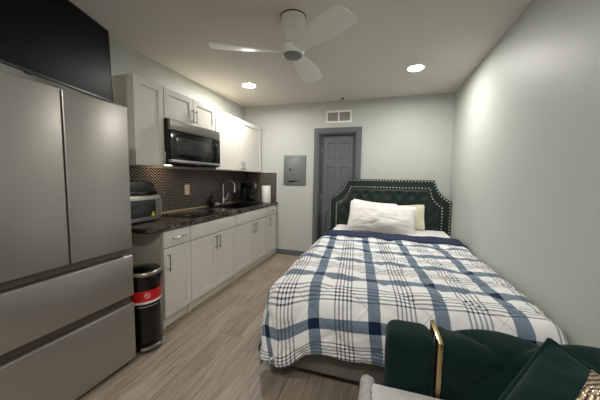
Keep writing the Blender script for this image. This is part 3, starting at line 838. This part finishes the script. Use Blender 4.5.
# buttons: one mesh, copied
bp_ = None
btns = []
for rr in range(-5, 2):
    for c in range(-12, 13):
        if (rr + c) % 2: continue
        x, z = tx0 + c * tdx, tz0 + rr * tdz
        # lattice where both creases meet
        if seg_d(x, z, inn) < .05 or z < .6: continue
        btns.append((x, z))
def make_copies(name, proto_bm, mat, parent, spots):
    first = None
    for s in spots:
        if first is None:
            first = obj(name, proto_bm, mat, None, 60); o = first
        else:
            o = first.copy(); COL.objects.link(o)
        o.parent = parent; o.location = Vector(s) - origin(parent)
    return first
make_copies('button', lathe(NB(), (0, 0, 0), [(.0, -.004), (.014, -.004), (.016, 0), (.012, .005), (0, .007)], 14), M['headboard'], hb,
            [(x, HF - .012, z) for x, z in btns])
def along(poly, step):
    out = []; acc = 0; P = poly
    for (ax, az), (bx, bz) in zip(P, P[1:]):
        L = math.hypot(bx - ax, bz - az); s = acc
        while s < L:
            out.append((ax + (bx - ax) * s / L, az + (bz - az) * s / L)); s += step
        acc = s - L
    return out
nails = [(x, HF - .0015, z) for x, z in along(outline(.017), .042) if z > .54] + [(x, HF - .0015, z) for x, z in along(outline(.112), .042) if z > .54]
def nail_bm():
    b = NB(); bmesh.ops.create_uvsphere(b, u_segments=10, v_segments=6, radius=.0092)
    for v in b.verts: v.co.y *= .55
    return b
near_n, rest_n = nails[:100], nails[100:]
make_copies('nailhead', nail_bm(), M['nailhead'], hb, near_n)
b = NB()
for s in rest_n:
    c = nail_bm(); bmesh.ops.translate(c, verts=c.verts, vec=s); join(b, c)
tag(obj('nailhead_row', b, M['nailhead'], hb, 60), kind='stuff')

obj('base', box(NB(), BX0 + .1, BX1 - .01, -2.605, -.235, .055, .29, .02, 3), M['bed_base'], bed)
for x in (BX0 + .2, BX1 - .12):
    for y in (-2.42, -.35): obj('leg', cyl(NB(), (x, y, .026), .028, .051, n=18, r2=.034), M['black_satin'], bed)
def soft_box(x0, x1, y0, y1, z0, z1, r):
    return box(NB(), x0, x1, y0, y1, z0, z1, r, 5)
obj('top_sheet', soft_box(BX0 + .05, BX1 - .03, -.785, BY0 - .01, .56, .64, .039), M['sheet'], bed, 60)
obj('mattress', soft_box(BX0 + .03, BX1 - .02, BY1, BY0 + .02, .331, MZ, .06), M['sheet'], bed, 60)

# comforter, draped over the bed: (u, v) are metres on the cloth, u across, v from the headboard to the foot
ZT, RL, RF = .62, .12, .2
UL, VF0 = 1.75, 2.42                  # where the cloth starts to roll over on the left and at the foot
UR = 3.155
def drape(u, v):
    kk = max(0, min(1, (u - 2.5) / .6)); RFu = RF - .1 * kk; VF = VF0 + .11 * kk
    du = max(0, UL - u); dv = max(0, v - VF); dr_ = max(0, u - UR)
    if dv > .29: dv = .29 + (dv - .29) * .85
    d = (du ** 3 + dv ** 3) ** (1 / 3) if (du > 0 and dv > 0) else du + dv
    if dv > 0:                                # the corner of the cloth hangs lower in a flap
        q_ = max(0, min(1, (2.0 - u) / .26)); d += .13 * q_ * q_ * (3 - 2 * q_) * min(1, dv / .42) * (1 if du == 0 else max(0, 1 - du / .6))
    x = max(u, UL) if u < UL else u; y = -v if v < VF else -VF
    RR = RL + (RFu - RL) * (dv ** 2 / (du ** 2 + dv ** 2) if d > 0 else 0)
    q = PI / 2 * RR
    if d > 0:
        if d < q: out = RR * math.sin(d / RR); dz = RR * (1 - math.cos(d / RR))
        else:
            h = d - q; slope = .1 if dv == 0 else .02
            if du > 0 and dv > 0: slope = .02 + .12 * min(1, min(du, dv) / .25)
            out = RR + slope * h; dz = RR + h * math.sqrt(1 - slope * slope)
        ang = math.atan2(dv, du)
        if du > 0 and dv > 0:
            k = (ang / (PI / 2)); ang = PI / 2 * k
        dx, dy = -math.cos(ang), -math.sin(ang)
        x, y, z = (UL if u < UL else u) + dx * out, (-v if v < VF else -VF) + dy * out, ZT - dz
        # folds grow towards the hem
        if d > q:
            s = u if dv > du else v
            amp = .022 * min(1, (d - q) / .3)
            f = math.sin(s * 17 + 1.3) * .6 + math.sin(s * 29 + .4) * .4
            x += dx * amp * f; y += dy * amp * f
    else: z = ZT
    if dr_ > 0:
        if dr_ < .1021: o = .065 * math.sin(dr_ / .065); z2 = .065 * (1 - math.cos(dr_ / .065))
        else: o = .065; z2 = .065 + (dr_ - .1021)
        x = UR + o; z -= z2
    # the foot hangs a little further out towards the left corner
    e = max(0, min(1, (v - 2.1) / .4)); e = e * e * (3 - 2 * e)
    y -= e * (.03 + .035 * max(0, min(1, (2.45 - u) / .7)))
    return Vector((x, y, max(z, .02)))
def cloth(name, u0, u1, v0, v1, step, lift, mat, parent, wr=1.):
    b = NB(); nu, nv = int((u1 - u0) / step), int((v1 - v0) / step); G = []; UV = {}
    for i in range(nu + 1):
        row = []
        for j in range(nv + 1):
            u = u0 + (u1 - u0) * i / nu; v = v0 + (v1 - v0) * j / nv
            p = drape(u, v); vt = b.verts.new(p)
            UV[vt] = (u, v); row.append(vt)
        G.append(row)
    for i in range(nu):
        for j in range(nv): b.faces.new((G[i][j], G[i][j + 1], G[i + 1][j + 1], G[i + 1][j]))
    bmesh.ops.recalc_face_normals(b, faces=b.faces)
    b.normal_update()
    mid = G[nu * 2 // 3][nv // 3]
    sgn = 1 if mid.normal.z > 0 else -1
    if sgn < 0:
        bmesh.ops.reverse_faces(b, faces=b.faces); b.normal_update()
    disp = {}
    for vt, (u, v) in UV.items():
        a, c = ((u - 1.93) + (v - 2.6)) / QD, ((u - 1.93) - (v - 2.6)) / QD
        puff = abs(math.sin(PI * a) * math.sin(PI * c)) ** .35 * .02
        w = .014 * fbm((u, v, 0), 3.2) + .007 * fbm((u * 1.0, v * 1.6, 7), 9) + .0035 * fbm((u, v, 3), 26)
        # comforter rises a little up the right wall
        disp[vt] = (lift + wr * (puff + w)) 
    for vt, h in disp.items():
        n = vt.normal.copy(); vt.co += n * h
        vt.co.x = min(vt.co.x, W - .03); vt.co.z = max(vt.co.z, .015)
    lay = b.loops.layers.uv.new('UVMap')
    for f in b.faces:
        for l in f.loops:
            u, v = UV[l.vert]; e = max(0, min(1, (v - 2.35) / .35)); l[lay].uv = (u + SHEAR * (-v + 2.4), v + .05 * e * max(-1, min(0, (u - 2.35) / .7)))
    o0 = origin(parent) if parent else Vector((2.4, -1.8, .6))
    bmesh.ops.translate(b, verts=b.verts, vec=-o0)
    me = bpy.data.meshes.new(name); b.to_mesh(me); b.free(); me.materials.append(mat)
    for p in me.polygons: p.use_smooth = True
    o = bpy.data.objects.new(name, me); COL.objects.link(o)
    if parent: o.parent = parent
    else: o.location = o0
    s = o.modifiers.new('thickness', 'SOLIDIFY'); s.thickness = .022; s.offset = -1
    return o
SHEAR = .1
cf = cloth('comforter', 1.2, 3.32, .86, 2.945, .0125, 0., M['plaid'], None)
tag(cf, 'white, blue and navy plaid quilted comforter spread over the bed', 'comforter')
tag(cloth('folded_edge', 1.22, 3.3, .78, 1.08, .015, .026, M['navy'], cf, .45), 'solid navy reverse side folded back')

# pillows
def pillow(w, h, th, seed, n=34, sag=.0):
    b = NB(); S = {}
    for side in (1, -1):
        for i in range(n + 1):
            for j in range(n + 1):
                u, v = -1 + 2 * i / n, -1 + 2 * j / n
                if side < 0 and (i in (0, n) or j in (0, n)): continue
                e = max(0, (1 - abs(u) ** 2.3)) ** .68 * max(0, (1 - abs(v) ** 2.3)) ** .68
                pin = 1 - .06 * (1 - abs(v) ** 2) * abs(u) ** 3
                pin2 = 1 - .13 * (1 - abs(u) ** 2) * abs(v) ** 3
                x, z = u * w / 2 * pin, v * h / 2 * pin2
                wob = .016 * fbm((u * 1.5 + seed, v * 1.5, side), 1.6) * e + .008 * fbm((u * 2 + v + seed, v * 3 - u, side), 2.2) * (e ** .5)
                rad = math.hypot(abs(u) - 1, abs(v) - 1)
                wob += .006 * math.sin(math.atan2(abs(v) - 1.02, abs(u) - 1.02) * 22) * math.exp(-rad * 3) * e ** .4
                y = side * (th / 2 * e + wob)
                rc = 1 - .06 * (abs(u) * abs(v)) ** 5; x *= rc; z *= rc
                S[side, i, j] = b.verts.new((x, y, z - sag * (1 - v) * 0))
    def g(s, i, j): return S.get((s, i, j)) or S[1, i, j]
    for side in (1, -1):
        for i in range(n):
            for j in range(n):
                b.faces.new((g(side, i, j), g(side, i + 1, j), g(side, i + 1, j + 1), g(side, i, j + 1)))
    return b
def place_pillow(label, w, h, th, loc, rot, mat, seed, cat='pillow', name='pillow', group=None):
    o = obj(name, pillow(w, h, th, seed), mat, None, 80)
    o.location = loc; o.rotation_euler = rot
    return tag(o, label, cat, group)
R_ = math.radians
place_pillow('white pillow mostly hidden, standing directly behind the front white pillow', .62, .40, .11, (2.235, -.455, .835), (R_(-18), R_(5), 0), M['pillow_white'], 3.1)
place_pillow('cream pillow peeking out right of the white pillows against the headboard', .7, .36, .11, (2.565, -.335, .81), (R_(-12), R_(-2), 0), M['pillow_cream'], 8.4)
place_pillow('large white pillow in front, leaning on the other pillows at the headboard', .87, .43, .2, (2.345, -.64, .815), (R_(-24), R_(4), 0), M['pillow_white'], 1.7)

# ------------------------------------------------------------------ sofa at the foot of the bed
SB, SF, ST = -2.985, -3.15, .722
SXL, SXB, SXR = 2.382, 2.56, 3.232
sofa = thing('loveseat', 'dark green velvet loveseat with gold strip on its back, at the foot of the bed', 'sofa', (2.8, -3.4, 0))
obj('back_end_section', box(NB(), SXL, SXB, SF, SB, .3, ST, .045, 5), M['green_velvet'], sofa)
b = NB(); t_ = .006; gx0, gx1 = SXB + .001, SXB + .018
box(b, gx0, gx1, SF - .001, SB + .002, ST - .004, ST + .004, .0015); box(b, gx0, gx1, SF - .005, SF + .004, .44, ST + .004, .0015)
box(b, gx0, gx1, SB - .004, SB + .004, .3, ST + .004, .0015)
tag(obj('gold_strip', b, M['gold'], sofa), 'gold metal strip wrapped over the back')
# tufted section: front, top and rear wrapped by one profile
def tufted_back():
    b = NB(); nx_, ns = 90, 84; x0, x1 = SXB + .022, SXR
    r = .05
    prof = []
    path = [(SF, .3), (SF, ST - r)]
    for k in range(1, 9):
        a = PI - PI / 2 * k / 8; path.append((SF + r + r * math.cos(a), ST - r + r * math.sin(a)))
    path.append((SB - r, ST))
    for k in range(1, 9):
        a = PI / 2 - PI / 2 * k / 8; path.append((SB - r + r * math.cos(a), ST - r + r * math.sin(a)))
    path.append((SB, .3))
    L = [0]
    for p, q in zip(path, path[1:]): L.append(L[-1] + math.hypot(q[0] - p[0], q[1] - p[1]))
    def pt(s):
        s = min(max(s, 0), L[-1] - 1e-6)
        for k in range(len(L) - 1):
            if s <= L[k + 1]:
                f = (s - L[k]) / (L[k + 1] - L[k]); return Vector((0, path[k][0] + (path[k + 1][0] - path[k][0]) * f, path[k][1] + (path[k + 1][1] - path[k][1]) * f))
    G = []
    sc = L[1]                                                   # arc at the top front edge
    for i in range(nx_ + 1):
        row = []; x = x0 + (x1 - x0) * i / nx_
        for j in range(ns + 1):
            s = L[-1] * j / ns; p = pt(s)
            a, c = (x - 2.78) / .30, (s - sc - .02) / .30
            cr = abs(math.sin(PI * (a + c)) * math.sin(PI * (a - c)))
            ed = min(1, (x - x0) / .02)
            pf = -.012 + .03 * cr ** .4
            d1 = pt(s - .02); d2 = pt(s + .02); tg = (d2 - d1); nrm = Vector((0, -tg.z, tg.y)).normalized()
            if s > L[-2]: pf *= max(0, 1 - (s - L[-2]) / .05)
            row.append(b.verts.new(Vector((x, p.y, p.z)) + nrm * pf * ed))
        G.append(row)
    for i in range(nx_):
        for j in range(ns): b.faces.new((G[i][j], G[i + 1][j], G[i + 1][j + 1], G[i][j + 1]))
    b.faces.new(G[0]); b.faces.new(G[-1][::-1])
    return b
obj('tufted_back', tufted_back(), M['green_velvet'], sofa, 50)
obj('seat_cushion', box(NB(), 2.365, SXR, -3.72, SF - .035, .22, .36, .03, 4), M['green_velvet'], sofa)
obj('seat_base', box(NB(), SXL, SXR, -3.7, SB, .12, .218, .012), M['green_velvet'], sofa)
for x in (SXL + .06, SXR - .06):
    for y in (-3.64, SB - .06): obj('leg', cyl(NB(), (x, y, .06), .014, .12, n=14, r2=.022), M['gold'], sofa)

# green cushion with a gold sequin panel
def cushion():
    root = thing('throw_cushion', 'square dark green velvet cushion with gold sequin band leaning on the loveseat back', 'cushion', (0, 0, 0))
    o = obj('cover', pillow(.4, .4, .14, 5.5), M['green_cushion'], None, 80); o.parent = root
    pc = []
    e = .2015
    c_ = e * .95
    cs = [(-c_, c_), (0, e * .88), (c_, c_), (e * .95, 0), (c_, -c_), (0, -e * .88), (-c_, -c_), (-e * .95, 0), (-c_, c_)]
    pts = []
    for (ax, az), (bx, bz) in zip(cs, cs[1:]):
        for k in range(6): pts.append((ax + (bx - ax) * k / 6, 0, az + (bz - az) * k / 6))
    pts.append(pts[0])
    o2 = obj('piping', tube(NB(), pts, .005, 8), M['green_velvet'], None, 60); o2.parent = root
    b = NB(); n = 30; G = {}
    for i in range(n + 1):
        for j in range(n + 1):
            u, v = -1 + 2 * i / n, -1 + 2 * j / n
            e_ = max(0, (1 - abs(u) ** 2.3)) ** .68 * max(0, (1 - abs(v) ** 2.3)) ** .68
            x, z = u * .2, v * .2
            wob = .016 * fbm((u * 1.5 + 5.5, v * 1.5, -1), 1.6) * e_ + .008 * fbm((u * 2 + v + 5.5, v * 3 - u, -1), 2.2) * (e_ ** .5)
            if abs(u) > .54 or abs(v) > .95: continue
            G[i, j] = b.verts.new((x * (1 - .06 * (1 - v * v) * abs(u) ** 3), -(.07 * e_ + wob) - .006 , z * (1 - .13 * (1 - u * u) * abs(v) ** 3)))
    for i in range(n):
        for j in range(n):
            q = [(i, j), (i + 1, j), (i + 1, j + 1), (i, j + 1)]
            if all(k in G for k in q): b.faces.new([G[k] for k in q])
    o3 = obj('sequin_panel', b, M['sequin'], None, 60); o3.parent = root
    tag(o3, 'gold sequin band across the middle')
    return root
cu = cushion()

cu.rotation_mode = 'QUATERNION'
CR = Matrix.Rotation(R_(-6), 3, 'Z') @ Matrix.Rotation(R_(-52), 3, 'X') @ Matrix.Rotation(R_(37), 3, 'Y')
cu.rotation_quaternion = CR.to_quaternion()
cu.location = Vector((2.80, -3.31, .885)) - CR @ Vector((-.19, 0, .19))

# grey blanket folded on the seat
t = thing('throw_blanket', 'grey dotted fleece blanket with fluffy sherpa edge folded on the loveseat seat', 'blanket', (2.6, -3.4, .44))
def fold(x0, x1, y0, y1, z0, z1, seed):
    b = box(NB(), x0, x1, y0, y1, z0, z1, .02, 4)
    bmesh.ops.subdivide_edges(b, edges=[e for e in b.edges if e.calc_length() > .05], cuts=14, use_grid_fill=True)
    for v in b.verts:
        w = fbm((v.co.x, v.co.y, seed), 5)
        if v.co.z > (z0 + z1) / 2: v.co.z += .008 * w
    return b
obj('folded_layer', fold(2.37, 2.7, -3.72, -3.185, .362, .418, 1), M['blanket'], t, 60)
obj('folded_layer', fold(2.35, 2.695, -3.72, -3.18, .42, .476, 2), M['blanket'], t, 60)
obj('folded_layer', fold(2.32, 2.69, -3.72, -3.16, .478, .53, 4), M['blanket'], t, 60)
b = NB()
pts = [(2.318, -3.715 + .56 * k / 40, .515 + .004 * math.sin(k)) for k in range(41)]
tube(b, pts, .026, 16)
bmesh.ops.subdivide_edges(b, edges=b.edges[:], cuts=1, use_grid_fill=True)
for v in b.verts:
    c = Vector((2.318, v.co.y, .515)); d = v.co - c
    v.co = c + d * (1 + .22 * fbm(v.co, 60, 2))
tag(obj('sherpa_edge', b, M['sherpa'], t, 80), 'fluffy sherpa border')

# ------------------------------------------------------------------ camera, world, view
f, yaw, pitch, roll = 262.613, .303, -.083, .017
cam = bpy.data.cameras.new('camera'); co = bpy.data.objects.new('camera', cam); COL.objects.link(co)
F = Vector((-math.sin(yaw) * math.cos(pitch), math.cos(yaw) * math.cos(pitch), math.sin(pitch)))
Rr = Vector((math.cos(yaw), math.sin(yaw), 0)); U = Rr.cross(F)
R2 = math.cos(roll) * Rr + math.sin(roll) * U; U2 = -math.sin(roll) * Rr + math.cos(roll) * U
m = Matrix(((R2.x, U2.x, -F.x, 2.3432), (R2.y, U2.y, -F.y, -4.1748), (R2.z, U2.z, -F.z, 1.3169), (0, 0, 0, 1)))
co.matrix_world = m
cam.sensor_fit = 'HORIZONTAL'; cam.sensor_width = 36; cam.lens = f * 36 / 600; cam.clip_start = .02
SC.camera = co
w = bpy.data.worlds.new('world'); SC.world = w; w.use_nodes = True
w.node_tree.nodes['Background'].inputs[0].default_value = (.5, .5, .5, 1); w.node_tree.nodes['Background'].inputs[1].default_value = .05
vs = SC.view_settings
SC.display_settings.display_device = 'sRGB'
vs.view_transform = 'Standard'; vs.look = 'None'; vs.gamma = 1; vs.use_curve_mapping = False
vs.exposure = 3.12
SC.cycles.use_denoising = True
SC.cycles.max_bounces = 8
